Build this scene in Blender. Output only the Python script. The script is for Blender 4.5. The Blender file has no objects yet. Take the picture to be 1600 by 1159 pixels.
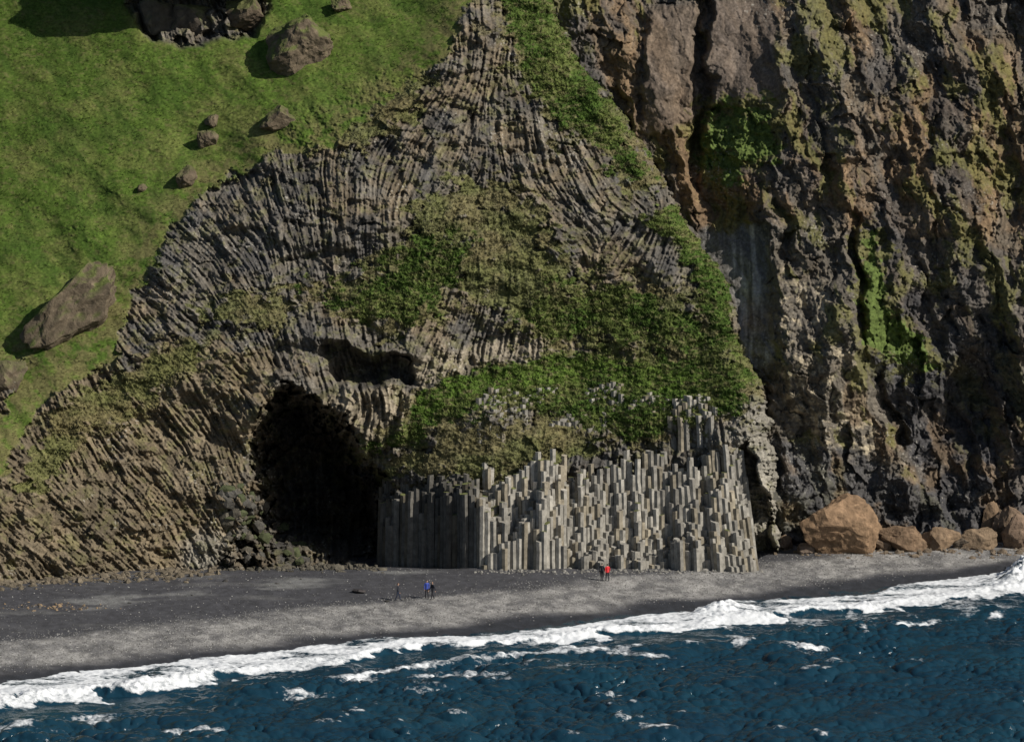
import bpy, math, random
import numpy as np
from mathutils import Vector, Matrix, noise as mnoise
rng=np.random.default_rng(7); random.seed(7)
sc=bpy.context.scene
# ------------------------------------------------------------ survey frame (site axes)
F=7500.0; ZB=1.0
dep=math.radians(10.0); CY=-500*math.cos(dep); CZ=500*math.sin(dep)+ZB
pitch=dep-math.atan((888-579.5)/F)
cp,sp=math.cos(pitch),math.sin(pitch)
def site(u,v,Y):
    u=np.asarray(u,float);v=np.asarray(v,float)
    a=u-800; b=579.5-v
    dy=cp*F+b*sp; dz=-sp*F+b*cp
    t=(Y-CY)/dy
    return a*t, Y+0*t, CZ+dz*t
def ground(u,v,z=0.0):
    a=u-800; b=579.5-v
    dy=cp*F+b*sp; dz=-sp*F+b*cp
    t=(z-CZ)/dz
    return a*t, CY+dy*t
def survey(x,y,z):
    X=x; Yr=y-CY; Zr=z-CZ
    f=Yr*cp-Zr*sp; up=Yr*sp+Zr*cp
    return 800+F*X/f, 579.5-F*up/f
# ------------------------------------------------------------ noise
T=[np.random.default_rng(100+i).random((256,256)).astype(np.float32) for i in range(8)]
def vn(x,y,s=0):
    t=T[s%8]; x=x+s*17.3; y=y+s*31.7
    xi=np.floor(x).astype(np.int32); yi=np.floor(y).astype(np.int32)
    fx=x-xi; fy=y-yi
    fx=fx*fx*(3-2*fx); fy=fy*fy*(3-2*fy)
    x0=xi&255;x1=(xi+1)&255;y0=yi&255;y1=(yi+1)&255
    return (t[y0,x0]*(1-fx)+t[y0,x1]*fx)*(1-fy)+(t[y1,x0]*(1-fx)+t[y1,x1]*fx)*fy
ROT=[(math.cos(a),math.sin(a)) for a in (.5,1.25,2.1,2.9,3.6,4.5)]
def fbm(x,y,o=4,s=0,g=0.5):
    r=0;a=1;n=0
    for i in range(o):
        c_,s_=ROT[i%6]; k=2.03**i
        r=r+a*(vn((x*c_-y*s_)*k,(x*s_+y*c_)*k,s+i)*2-1); n+=a; a*=g
    return r/n*1.6
def ridged(x,y,o=4,s=0):
    r=0;a=1;n=0
    for i in range(o):
        r=r+a*(1-np.abs(vn(x*2**i,y*2**i,s+i)*2-1)*2); n+=a; a*=0.5
    return r/n
def cells(x,y,s=0):
    xi=np.floor(x).astype(np.int32); yi=np.floor(y).astype(np.int32)
    best=np.full(x.shape,9.,np.float32); sec=best.copy(); val=np.zeros(x.shape,np.float32); gx=val.copy(); gy=val.copy()
    A,B,C,D2,E=[T[(s+k)%8] for k in range(5)]
    for i in (-1,0,1):
        for j in (-1,0,1):
            cx=(xi+i)&255; cy=(yi+j)&255
            dx=x-(xi+i)-A[cy,cx]; dy=y-(yi+j)-B[cy,cx]
            d=np.sqrt(dx*dx+dy*dy); m=d<best
            sec=np.where(m,best,np.minimum(sec,d)); best=np.where(m,d,best)
            val=np.where(m,C[cy,cx],val)
            gx=np.where(m,dx*(D2[cy,cx]-.5),gx); gy=np.where(m,dy*(E[cy,cx]-.5),gy)
    return val-.5+ (gx+gy)*1.5, sec-best, val
def ss(a,b,x):
    t=np.clip((x-a)/(b-a),0,1); return t*t*(3-2*t)
LU=np.arange(-1000,2601,6.); LV=np.arange(-400,1001,6.)
GU,GV=np.meshgrid(LU,LV)
def samp(L,u,v,u0=-1000.,v0=-400.,st=6.):
    x=np.clip((u-u0)/st,0,L.shape[1]-1.001); y=np.clip((v-v0)/st,0,L.shape[0]-1.001)
    xi=x.astype(np.int32); yi=y.astype(np.int32); fx=x-xi; fy=y-yi
    return (L[yi,xi]*(1-fx)+L[yi,xi+1]*fx)*(1-fy)+(L[yi+1,xi]*(1-fx)+L[yi+1,xi+1]*fx)*fy
def sdf(poly):
    P=np.array(poly,float); n=len(P)
    ins=np.zeros(GU.shape,bool); dm=np.full(GU.shape,1e9)
    for i in range(n):
        ax,ay=P[i]; bx,by=P[(i+1)%n]
        ex,ey=bx-ax,by-ay; l=ex*ex+ey*ey+1e-9
        t=np.clip(((GU-ax)*ex+(GV-ay)*ey)/l,0,1)
        dm=np.minimum(dm,(GU-ax-t*ex)**2+(GV-ay-t*ey)**2)
        if ay!=by:
            c=((ay>GV)!=(by>GV))&(GU<(bx-ax)*(GV-ay)/(by-ay)+ax); ins^=c
    d=np.sqrt(dm); return np.where(ins,d,-d)
def tps(pts):
    P=np.array(pts,float); X=P[:,:2]/300.; n=len(P)
    def ph(r2): return r2*np.log(r2+1e-9)*.5
    K=ph(((X[:,None]-X[None])**2).sum(-1))+np.eye(n)*0.004
    Q=np.c_[np.ones(n),X]; A=np.block([[K,Q],[Q.T,np.zeros((3,3))]])
    w=np.linalg.solve(A,np.r_[P[:,2],0,0,0])
    out=w[n]+w[n+1]*GU/300+w[n+2]*GV/300
    for i in range(n): out=out+w[i]*ph((GU/300-X[i,0])**2+(GV/300-X[i,1])**2)
    return out
# ------------------------------------------------------------ depth surveys
HEAD=[(-300,930,-14),(-100,915,-11),(0,912,-9),(150,900,-4),(300,888,1),(0,960,-9.6),(150,960,-4.5),(300,960,1),(-100,960,-12),
(0,760,-3),(150,760,2),(300,720,6),(60,640,4),(200,580,9),(250,450,15),(400,300,22),(500,250,24),(600,200,25),(700,160,27),(740,60,31),(740,20,34),
(350,450,15),(450,400,16),(550,350,18),(650,300,20),(600,420,16),(560,480,14),(650,470,14),(700,420,17),
(340,620,8),(420,600,8),(470,580,10),(500,540,11),(600,620,10),(620,560,12),
(-100,500,16),(0,600,9),(0,400,24),(0,200,38),(0,0,52),(-300,300,34),(-300,0,54),(-300,700,2),(200,400,20),(200,200,34),(200,0,48),(350,250,28),(350,100,38),(450,170,30),(500,0,44),(600,80,34),(660,0,40),(300,-200,64),(700,-200,52),
(440,900,3.5),(440,960,3),(520,960,6),(580,880,10),(600,780,9.5),(660,880,8.0),(660,760,7.6),(740,880,6),(740,760,6.5),(700,710,7),(640,690,8.5),(580,720,9.5),(600,960,10),(740,960,6),(560,680,10),
(900,880,6.5),(900,800,6.7),(900,741,6.8),(900,699,7.7),(900,664,8.7),(900,619,11.5),(900,585,15.5),
(1100,880,6.5),(1100,800,6.5),(1100,720,6.5),(1100,664,8),(1100,610,11),(1100,560,15),(900,960,6.5),(1100,960,6.5),
(760,640,8.5),(740,600,12.5),(690,590,13),(780,570,15.5),
(730,530,15.5),(850,530,17),(800,450,17.5),(850,400,19),(780,330,21),(850,250,24),(950,300,23),(950,220,27),(880,120,31),(830,50,35),(820,0,38),
(950,520,17),(1050,520,16.5),(1000,440,19),(1100,450,19),(1050,350,22.5),(1000,280,26),(1150,540,14),(1170,620,9),(1180,700,6.5),(1190,800,5),(1195,890,4.5),(1195,960,4.5),(1300,700,8),(1300,300,26),(1000,100,32)]
CL=[(1210,862,16),(1300,858,17.5),(1400,852,19.5),(1500,852,20),(1600,850,20),(1900,845,20),(1210,960,16),(1400,960,19.5),(1600,960,20),(1900,960,20),
(1250,600,21),(1320,560,20),(1400,640,25),(1500,600,24),(1600,600,22),(1200,420,28),(1150,300,33),(1300,300,29),(1400,300,31),(1500,300,30),(1600,300,28),
(1100,0,46),(1000,100,40),(900,0,44),(1000,0,44),(1250,0,44),(1400,0,42),(1600,0,39),(1900,300,28),(1900,0,40),(1400,-200,56),(1000,-200,60),(700,0,50),(700,300,40),(900,600,30)]
DH=tps(HEAD); DC=tps(CL)
bv=np.array([-400,-60,0,100,150,220,290,340,400,460,540,600,700,800,960.]); bu=np.array([820,850,860,900,950,1000,1030,1062,1108,1138,1155,1188,1200,1207,1212.])
S={}
def poly(n,p): S[n]=sdf(p)
poly('cave',[(396,664),(408,628),(438,604),(480,598),(504,632),(526,646),(554,668),(578,712),(610,755),(630,900),(630,960),(340,960),(340,885),(378,830),(386,780),(384,715)])
poly('pocket',[(498,528),(560,546),(640,558),(660,606),(612,598),(560,616),(520,590)])
poly('slot',[(1140,712),(1165,684),(1184,720),(1186,765),(1206,790),(1208,960),(1186,960),(1164,830)])
poly('cavewall',[(470,640),(500,618),(560,612),(610,600),(650,612),(640,690),(600,700),(560,720),(520,680)])
poly('fan',[(632,565),(700,548),(800,530),(900,535),(900,560),(800,568),(700,596),(655,618)])
poly('slope',[(-1100,620),(0,600),(40,560),(150,560),(230,430),(270,360),(340,290),(420,240),(520,225),(600,165),(690,90),(730,10),(740,-400),(-1100,-400)])
poly('slope2',[(-200,760),(10,640),(30,560),(170,440),(215,430),(180,560),(60,640),(0,740)])
poly('lush1',[(455,445),(560,440),(600,400),(680,350),(740,380),(720,440),(660,510),(600,520),(520,470)])
poly('moss1',[(640,310),(730,270),(850,300),(900,420),(860,500),(760,490),(700,440),(720,380),(650,360)])
poly('lush2',[(650,625),(720,590),(830,570),(930,545),(1020,560),(1120,540),(1190,570),(1150,650),(1080,660),(1020,690),(940,680),(860,640),(760,640),(700,660),(640,700),(560,710),(620,670)])
poly('ledge',[(655,618),(720,592),(800,570),(900,552),(1000,565),(1100,590),(1080,620),(980,600),(900,592),(800,602),(720,622),(660,660)])
poly('lush3',[(850,440),(940,440),(1060,470),(1150,530),(1180,570),(1100,560),(960,530),(850,545),(800,500)])
poly('moss2',[(690,660),(760,650),(900,660),(940,700),(860,720),(760,770),(715,750),(690,740),(600,760),(580,740),(660,700)])
poly('lush4',[(775,-60),(860,-60),(890,40),(960,150),(1025,260),(1030,300),(980,290),(930,220),(870,200),(810,120)])
poly('ridge',[(1000,330),(1060,325),(1110,390),(1145,460),(1160,540),(1120,540),(1090,450),(1050,380)])
poly('moss3',[(80,640),(200,560),(300,520),(330,570),(230,640),(150,680),(60,780),(10,760)])
poly('moss4',[(280,480),(440,440),(480,470),(430,530),(330,520)])
poly('moss5',[(400,250),(450,160),(560,120),(700,100),(660,180),(560,240),(480,245)])
poly('brownL',[(-300,700),(60,600),(250,560),(400,560),(400,700),(340,890),(-300,960)])
poly('crag',[(190,10),(225,62),(300,74),(400,55),(425,15),(400,-60),(190,-60)])
poly('slabA',[(1008,20),(1085,8),(1100,168),(1065,200),(1005,215)])
poly('slabB',[(1118,-80),(1205,-80),(1222,158),(1108,166)])
poly('gpock',[(1102,165),(1215,158),(1218,250),(1170,255),(1130,300),(1095,240)])
poly('slabC',[(1085,372),(1198,345),(1208,560),(1185,580),(1160,530),(1135,450)])
poly('butt',[(1203,350),(1322,335),(1345,560),(1400,680),(1450,790),(1330,840),(1210,830),(1190,600)])
poly('darkR',[(1350,530),(1420,455),(1500,470),(1620,560),(1620,800),(1480,800),(1400,680)])
poly('darkF',[(1200,690),(1330,700),(1480,780),(1620,790),(1620,880),(1200,880)])
poly('gcol',[(1340,370),(1372,365),(1385,470),(1430,520),(1460,570),(1420,580),(1350,540)])
poly('tan',[(1210,420),(1290,440),(1350,600),(1400,760),(1320,740),(1230,680),(1215,600)])
poly('gully1',[(1085,0),(1112,0),(1106,170),(1095,300),(1080,280)])
poly('gully2',[(1325,330),(1345,330),(1352,540),(1420,690),(1395,690),(1340,570)])
poly('brownU',[(880,-100),(1700,-100),(1700,420),(1400,360),(1210,350),(1070,370),(1000,300)])
poly('brownSl',[(1050,260),(1120,240),(1200,300),(1180,345),(1090,365)])
# ------------------------------------------------------------ column orientation field + LIC
ANG=[(740,60,90),(700,130,68),(640,190,48),(560,220,60),(500,310,97),(430,300,110),(360,340,128),(300,390,140),(250,460,136),(350,450,118),(450,400,104),(580,340,92),(620,400,85),
(420,530,112),(380,600,135),(100,650,120),(150,800,143),(60,800,140),(250,700,130),(300,800,120),(200,600,128),(700,280,60),(790,180,97),(830,250,110),(900,290,132),(960,320,140),(880,350,150),(1050,400,62),(980,380,48),(1090,440,75),
(700,540,72),(800,510,80),(680,590,66),(860,545,95),(620,800,90),(560,600,120),(520,560,110),(540,650,60),(900,450,100),(1180,750,95),(500,780,85)]
LICU0,LICV0,LST=-60.,-40.,1.1
lw=int(1320/LST); lh=int(970/LST)
lu,lv=np.meshgrid(LICU0+np.arange(lw)*LST, LICV0+np.arange(lh)*LST)
cs=np.zeros(GU.shape); sn=cs.copy()
for (a,b,t) in ANG:
    w=1/(((GU-a)**2+(GV-b)**2)+900.)**1.5
    cs+=w*math.cos(2*math.radians(t)); sn+=w*math.sin(2*math.radians(t))
csv=samp(cs/np.hypot(cs,sn),lu,lv); snv=samp(sn/np.hypot(cs,sn),lu,lv)
_,_,cl=cells(lu/75+.5*fbm(lu/60,lv/60,2,1),lv/55,1)
th=0.5*np.arctan2(snv,csv)+0.14*fbm(lu/90,lv/90,2,3)+.28*(cl-.5)
dx=np.cos(th).astype(np.float32); dy=(-np.sin(th)).astype(np.float32)
dx,dy=np.where(dy>0,-dx,dx),np.where(dy>0,-dy,dy)
def lic(lat,K,stp,seed):
    nz=np.random.default_rng(seed).standard_normal((lh,lw)).astype(np.float32)
    k=np.exp(-0.5*(np.arange(-6,7)/(lat/LST))**2); k/=k.sum()
    a=sum(k[i]*np.roll(nz,i-6,0) for i in range(13)); a=sum(k[i]*np.roll(a,i-6,1) for i in range(13))
    acc=a.copy(); n=1
    jj,ii=np.meshgrid(np.arange(lw,dtype=np.float32),np.arange(lh,dtype=np.float32))
    for sg in (1,-1):
        px=jj.copy();py=ii.copy()
        for q in range(K):
            xi=np.clip(px+.5,0,lw-1).astype(np.int32); yi=np.clip(py+.5,0,lh-1).astype(np.int32)
            px=px+sg*dx[yi,xi]*stp; py=py+sg*dy[yi,xi]*stp
            x=np.clip(px,0,lw-1.01);y=np.clip(py,0,lh-1.01);x0=x.astype(np.int32);y0=y.astype(np.int32);fx=x-x0;fy=y-y0
            acc+=(a[y0,x0]*(1-fx)+a[y0,x0+1]*fx)*(1-fy)+(a[y0+1,x0]*(1-fx)+a[y0+1,x0+1]*fx)*fy
            n+=1
    acc/=n; return (acc-acc.mean())/acc.std()
LIC=lic(1.0,16,1.15,1); LIC2=lic(2.1,14,1.7,2)
def fromlic(L,u,v): return samp(L,u,v,LICU0,LICV0,LST)
# ------------------------------------------------------------ surfaces
def mixc(c,col,m):
    return c*(1-m[...,None])+np.array(col)*m[...,None]
def patch(name,u,v,dens=0.0,amp=1.0,soft=18,sc_=26.,s=0,wx=10):
    wu=u+wx*fbm(u/40,v/40,3,s+1); wv=v+wx*fbm(u/40+9,v/40,3,s+2)
    d=samp(S[name],wu,wv)/soft
    n=fbm(u/sc_,v/sc_*1.5,5,s+3,.62)
    return ss(-.18,.18,np.clip(d,-3,1.2)+dens+n*amp)*ss(-3.2,-1.2,d)
def headland(u,v):
    n1=fbm(u/120,v/120,4,1); 
    D=samp(DH,u,v)
    wu=u+8*fbm(u/30,v/30,3,5); wv=v+8*fbm(u/30+5,v/30+9,3,6)
    slope=patch('slope',u,v,0.0,0.7,20,24,0)
    slope=np.maximum(slope,patch('slope2',u,v,-.1,.8,15,22,2))
    crag=ss(-4,10,samp(S['crag'],wu,wv))
    slope=slope*(1-crag)
    ledg=patch('ledge',u,v,.25,.8,10,18,6)
    lush=np.maximum.reduce([ledg,patch('lush1',u,v,-.35,1.2,24,18,1),patch('lush2',u,v,-.2,1.15,18,16,2),patch('lush3',u,v,-.4,1.3,24,18,3),patch('lush4',u,v,-.3,1.2,25,22,4),patch('ridge',u,v,-.15,1.0,14,22,5)])
    moss=np.maximum.reduce([patch('moss1',u,v,-.35,1.2,25,16,2),patch('moss2',u,v,-.1,1.1,16,14,1),patch('moss3',u,v,-.4,1.1,20,18,3),patch('moss4',u,v,-.55,1.2,20,16,4),patch('moss5',u,v,-.45,1.2,20,16,5),
        patch('lush1',u,v,.0,1.1,30,14,6),patch('lush2',u,v,.1,1.1,30,12,7),patch('lush3',u,v,.1,1.2,40,14,4),patch('lush4',u,v,.1,1.2,30,16,0)])
    gen=ss(.55,.92,fbm(u/24,v/14,5,4,.62)+0.25*fbm(u/150,v/100,2,2))*.7
    moss=np.maximum(moss,gen*ss(860,560,v))
    grass=np.maximum(slope,np.maximum(lush,moss))
    rock=1-grass
    L=fromlic(LIC,u,v); L2=fromlic(LIC2,u,v)
    cv,ce,cr=cells(wu/16,wv/13,2)
    cv2,ce2,cr2=cells(u/5.5+.6*fbm(u/20,v/20,2,3),v/5,4)
    cv4,_,cr4=cells(wu/38,wv/26,6)
    cave=samp(S['cave'],wu,wv)+7*cv+3*cv2
    cavem=ss(0,8,cave)
    rough=ss(-.1,.6,fbm(u/50,v/34,4,0,.6))
    blocky=np.clip(.12+.6*rough*ss(-.2,.6,fbm(u/26,v/18,3,5))+.3*ss(640,800,v)*ss(420,300,u)+cavem+ss(1120,1160,u),0,1)*.85
    ledge=fbm(u/60,v/22,4,6)
    D=D+1.1*n1*(1-.6*slope)+rock*(.85*fbm(wu/38,wv/30,4,3)) - .4*ledge*(1-slope)+.5*cv4*(1-slope)*(1-.6*lush)
    lr=rock+.35*moss*(1-slope)
    amp=.75+.45*ss(-.4,.6,fbm(u/45,v/45,2,5))
    D=D+lr*amp*(1-blocky*.65)*(-.18*np.clip(L,-1.8,1.1)-.15*np.tanh(L2*1.3))
    D=D+rock*(blocky*(.42*cv+.36*cv2)+.10*cv+.10*cv2)+rock*.08*fbm(u/4,v/4,2,2)
    D=D+lush*(.24*fbm(u/9,v/6,3,1)+.16*fbm(u/3.4,v/3,2,5)) +moss*.16*fbm(u/5,v/4,3,3)
    D=D+slope*(.16*fbm(u/26,v/16,3,2)+.04*fbm(u/4,v/3,2,6)+.32*fbm((u+v)/150,(u-v)/60,2,4))
    D=D+crag*(2.5+1.6*cv+1.2*n1)
    tm=np.mod(v/70+.6*n1+.12*fbm(u/20,v/20,3,2)+u/900,1)
    D=D+rock*.55*(ss(.35,.5,tm)-tm)*ss(250,420,u)
    rub=ss(50,-20,(u-435)+.35*(880-v))*ss(740,780,v)
    low=.22+.78*ss(890,810,v)
    D=D+(ss(-3,14,cave)*(6)+ss(10,60,cave)*10*(1-rub*.75)+ss(0,70,cave)*ss(40,100,u-440)*2)*low+cavem*(1.3*cv+.4*cv2-.45*L2)
    D=D+rub*cavem*1.3*cv
    D=D-ss(-60,-2,cave)*ss(2,-2,cave)*ss(720,640,v)*2.0
    pk=samp(S['pocket'],wu,wv)+5*cv; D=D+ss(-2,9,pk)*3.2+ss(6,25,pk)*2.
    D=D-ss(-26,-3,pk)*ss(2,-4,pk)*ss(560,545,v-.1*(u-560))*1.6
    sl=samp(S['slot'],wu,wv)+2*cv; D=D+ss(-2,7,sl)*6.5
    D=D-ss(-16,-2,sl)*ss(1,-3,sl)*ss(1175,1185,u)*1.5
    cw=ss(-4,8,samp(S['cavewall'],wu,wv)); D=D-cw*1.2*(1-cavem)-cw*.35*L2+cw*.6*cv
    e=u-np.interp(v,bv,bu)+10*fbm(u*0+3,v/26,4,2)+3*cv2
    er=np.clip((e+34)/34,0,None); D=D+2.2*er**2+np.clip(e,0,None)*.8
    # ---- colour
    base=np.array([.120,.108,.090]); c=np.ones(u.shape+(3,))*base
    c=mixc(c,(.165,.128,.082),np.clip(ss(-.2,.6,fbm(u/55,v/40,5,5,.62)),0,1)*.65)
    c=mixc(c,(.068,.067,.067),ss(-.05,.6,fbm(u/45,v/60,5,7,.62))*.75)
    c=mixc(c,(.142,.112,.070),patch('brownL',u,v,.3,.8,40,30,3)*.7)
    c=mixc(c,(.23,.195,.14),cw*.75)
    c=mixc(c,(.25,.215,.16),ss(-6,8,samp(S['fan'],wu,wv))*.7*(1-ss(.3,.6,moss)))
    c=mixc(c,(.25,.235,.20),np.clip(ss(1110,1170,u)*ss(600,660,v)+ss(60,10,np.hypot(u-322,v-868)),0,1)*.8)
    c=mixc(c,(.130,.128,.052),ss(.1,.6,fbm(u/14,v/11,5,2,.62))*.48*rock)
    c=c*(1+.36*np.tanh(L*.9)[...,None]*(1-.7*blocky[...,None]))*(1+.12*np.tanh(L2)[...,None])
    c=c*(1+.4*(cr2-.5)[...,None]*(.4+blocky[...,None]*.5))*(1+.26*(cr4-.5)[...,None]*rock[...,None])
    gy=fbm(u/45,v/30,5,1,.6)[...,None]; gf=fbm(u/4.5,v/3,3,4,.7)[...,None]; gd=fbm(u/9,v/4,4,7,.7)
    gs=np.array([.066,.108,.018])*(1-ss(-.4,.8,gy))+np.array([.108,.130,.034])*ss(-.4,.8,gy)
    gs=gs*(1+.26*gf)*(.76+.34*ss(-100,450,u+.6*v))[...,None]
    gs=mixc(gs,(.145,.125,.058),ss(.15,.75,gd)*.45)
    gs=mixc(gs,(.040,.078,.013),ss(-.05,.6,fbm((u+v)/60,(u-v)/25,5,2,.6))*.6)
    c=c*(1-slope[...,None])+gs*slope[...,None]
    mm=(.78*moss*(1-slope))[...,None]
    gm=(np.array([.142,.126,.054])*(1-ss(-.5,.5,gy))+np.array([.112,.122,.038])*ss(-.5,.5,gy))*(1+.35*gf)
    c=c*(1-mm)+gm*mm
    gl=(np.array([.052,.090,.017])*(1-ss(-.4,.6,gy))+np.array([.098,.122,.034])*ss(-.4,.6,gy))*(1+.38*gf)
    gl=mixc(gl,(.155,.13,.07),ss(.05,.65,gd)*.6)
    gl=mixc(gl,(.088,.145,.024),ledg*.7*ss(-.6,.3,gd*-1))
    c=c*(1-lush[...,None])+gl*lush[...,None]
    edge=slope*(1-ss(10,80,samp(S['slope'],u,v)))*ss(-.5,.35,fbm(u/14,v/10,4,2,.6))
    c=mixc(c,(.14,.122,.055),edge*.75)
    inner=ss(0,30,cave); c=c*(1-.3*inner[...,None])  # cave shade painted into the colour, deeper towards the interior
    sp_=ss(.80,.86,vn(u/2.2,v/2.2,3))*ss(.62,.8,vn(u/40,v/40,5))*rock
    c=mixc(c,(.4,.38,.33),sp_*.6)
    return D,np.clip(c,.004,.9),grass,e,lush,slope,moss
def cliff(u,v):
    D=samp(DC,u,v)
    wu=u+10*fbm(u/35,v/35,4,2,.6); wv=v+10*fbm(u/35+5,v/35+9,4,4,.6)
    s1=lambda n,a=-5,b=7: ss(a,b,samp(S[n],wu,wv))
    sA,sB,gp,sC,bt,dR,dF,gc,tn,g1,g2,bU,bS=[s1(k) for k in ('slabA','slabB','gpock','slabC','butt','darkR','darkF','gcol','tan','gully1','gully2','brownU','brownSl')]
    slab=np.clip(sA+sB+sC,0,1)
    cv,ce,cr=cells(wu/34,wv/60,1); cv2,ce2,cr2=cells(wu/11,wv/16,3); cv3,_,cr3=cells(u/4.5,v/5,5)
    n2=fbm(u/20,v/24,5,6,.6)
    dg=wu-.30*wv
    rd=ridged(dg/95,(wv+.3*wu)/330,3,4); rd2=ridged(dg/38,(wv+.3*wu)/170,3,6)
    D=D+2.4*fbm(wu/120,wv/230,3,2)-3.0*rd*(1-slab*.85)*(1-.6*ss(700,840,v))-1.0*rd2*(1-slab)+.9*cv*(1-.8*slab)+(.5*cv2+.16*cv3)*(1-.7*slab)+.5*n2*(1-.6*slab)
    D=D-1.4*sA-1.8*sB-.8*sC-ss(-20,40,samp(S['butt'],wu,wv))*2.0+g1*2.5+g2*2.8+dR*1.2+gp*.8
    D=D+dR*.8*cv
    D=D-.5*fbm(wu/160,wv/16,4,5)*(1-slab)
    gn=fbm(dg/30,v/60,5,3,.62)
    moss=ss(.15,.55,gn+.45*fbm(u/130,v/170,2,6)+.12*rd)*(1-slab)*(1-.75*dF)*(1-.5*dR)
    g=np.maximum.reduce([patch('gpock',u,v,-.3,1.2,16,16,2),patch('gcol',u,v,-.25,1.1,14,18,3)])
    moss=np.maximum(moss,ss(-2,20,-np.abs(u-(1290+(v-250)*.25)) +8)*ss(180,240,v)*ss(340,320,v)*.9)
    moss=np.maximum(moss,np.maximum(patch('gpock',u,v,.4,1.1,20,12,4),patch('gcol',u,v,.4,1.,20,12,5)))
    grass=np.maximum(g,moss)
    D=D+grass*(.16*fbm(u/7,v/6,3,3))
    c=np.ones(u.shape+(3,))*np.array([.100,.088,.076])
    c=mixc(c,(.175,.118,.068),bU*.85*ss(-.6,.4,fbm(dg/45,wv/110,5,5,.6)))
    c=mixc(c,(.15,.118,.075),bU*ss(.0,.5,fbm(wu/90,wv/14,4,1,.6))*.5)
    c=mixc(c,(.11,.10,.084),bU*ss(.0,.6,fbm(dg/30,wv/110,5,1,.6))*.6)
    c=mixc(c,(.060,.058,.058),ss(.05,.5,fbm(dg/35,wv/130,5,0,.6))*.7)
    c=mixc(c,(.135,.104,.08),sA*.7);c=mixc(c,(.118,.096,.08),sB*.8)
    c=mixc(c,(.155,.105,.062),bS*.8)
    c=mixc(c,(.12,.118,.115),sC*.85)
    c=mixc(c,(.32,.31,.30),sC*ss(.0,.7,fbm(u/9,v/70,4,3)+.5-np.abs(u-1172)/45)*.8)
    c=mixc(c,(.13,.115,.09),bt*.5)
    c=mixc(c,(.38,.325,.23),tn*ss(.10,.6,fbm(u/12,v/9,5,2,.65)+.1)*.72)
    c=mixc(c,(.052,.052,.057),dR*.8*ss(-.9,.1,fbm(wu/40,wv/40,4,2)));c=mixc(c,(.062,.062,.066),dF*.8)
    c=mixc(c,(.155,.108,.064),ss(.15,.7,fbm(dg/40,wv/50,4,6))*ss(300,700,v)*.6)
    c=c*(1+.3*(cr2-.5)[...,None])*(1+.35*(cr3-.5)[...,None])*(1+.3*fbm(dg/6,v/34,4,2))[...,None]
    gf=fbm(u/5,v/4,3,4)[...,None]
    gm=np.array([.118,.116,.036])*(1+.35*gf); m=(moss*.66)[...,None]; c=c*(1-m)+gm*m
    gl=np.array([.084,.116,.032])*(1+.35*gf); c=c*(1-g[...,None])+gl*g[...,None]
    sp_=ss(.84,.9,vn(u/2.0,v/2.0,2))*ss(.6,.8,vn(u/50,v/50,1)); c=mixc(c,(.4,.38,.33),sp_*.5)
    return D,np.clip(c,.004,.9),grass
# ------------------------------------------------------------ mesh + material helpers
def grid_mesh(name,X,Y,Z,col=None,attrs=None,fmask=None,mat=None,smooth=True):
    H,W=X.shape; co=np.stack([X,Y,Z],-1).reshape(-1,3).astype(np.float32)
    idx=np.arange(H*W,dtype=np.int32).reshape(H,W)
    q=np.stack([idx[:-1,:-1],idx[1:,:-1],idx[1:,1:],idx[:-1,1:]],-1)
    q=q[fmask] if fmask is not None else q.reshape(-1,4)
    q=q.reshape(-1,4)
    if fmask is not None:
        used=np.zeros(H*W,bool); used[q.ravel()]=True; mp=np.cumsum(used)-1; q=mp[q].astype(np.int32); co=co[used]
    else: used=None
    me=bpy.data.meshes.new(name); me.vertices.add(len(co)); me.vertices.foreach_set('co',co.ravel())
    me.loops.add(q.size); me.loops.foreach_set('vertex_index',q.ravel().astype(np.int32))
    me.polygons.add(len(q)); me.polygons.foreach_set('loop_start',np.arange(0,q.size,4,dtype=np.int32))
    me.polygons.foreach_set('use_smooth',np.full(len(q),smooth))
    me.update(calc_edges=True)
    if col is not None:
        c=col.reshape(-1,3); c=c[used] if used is not None else c
        a=me.attributes.new('Col','FLOAT_COLOR','POINT'); a.data.foreach_set('color',np.c_[c,np.ones(len(c))].astype(np.float32).ravel())
    for k,w in (attrs or {}).items():
        w=w.ravel(); w=w[used] if used is not None else w
        a=me.attributes.new(k,'FLOAT','POINT'); a.data.foreach_set('value',w.astype(np.float32))
    ob=bpy.data.objects.new(name,me); sc.collection.objects.link(ob)
    if mat: me.materials.append(mat)
    return ob
def raw_mesh(name,verts,faces,col=None,mat=None,smooth=False):
    me=bpy.data.meshes.new(name); me.from_pydata(verts,[],faces); me.update()
    if col is not None:
        a=me.attributes.new('Col','FLOAT_COLOR','POINT'); c=np.asarray(col); a.data.foreach_set('color',np.c_[c,np.ones(len(c))].astype(np.float32).ravel())
    if smooth: me.polygons.foreach_set('use_smooth',np.full(len(me.polygons),True))
    ob=bpy.data.objects.new(name,me); sc.collection.objects.link(ob)
    if mat: me.materials.append(mat)
    return ob
def N(nt,t,**k):
    n=nt.nodes.new(t)
    for a,b in k.items():
        if a in n.inputs: n.inputs[a].default_value=b
        else: setattr(n,a,b)
    return n
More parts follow.
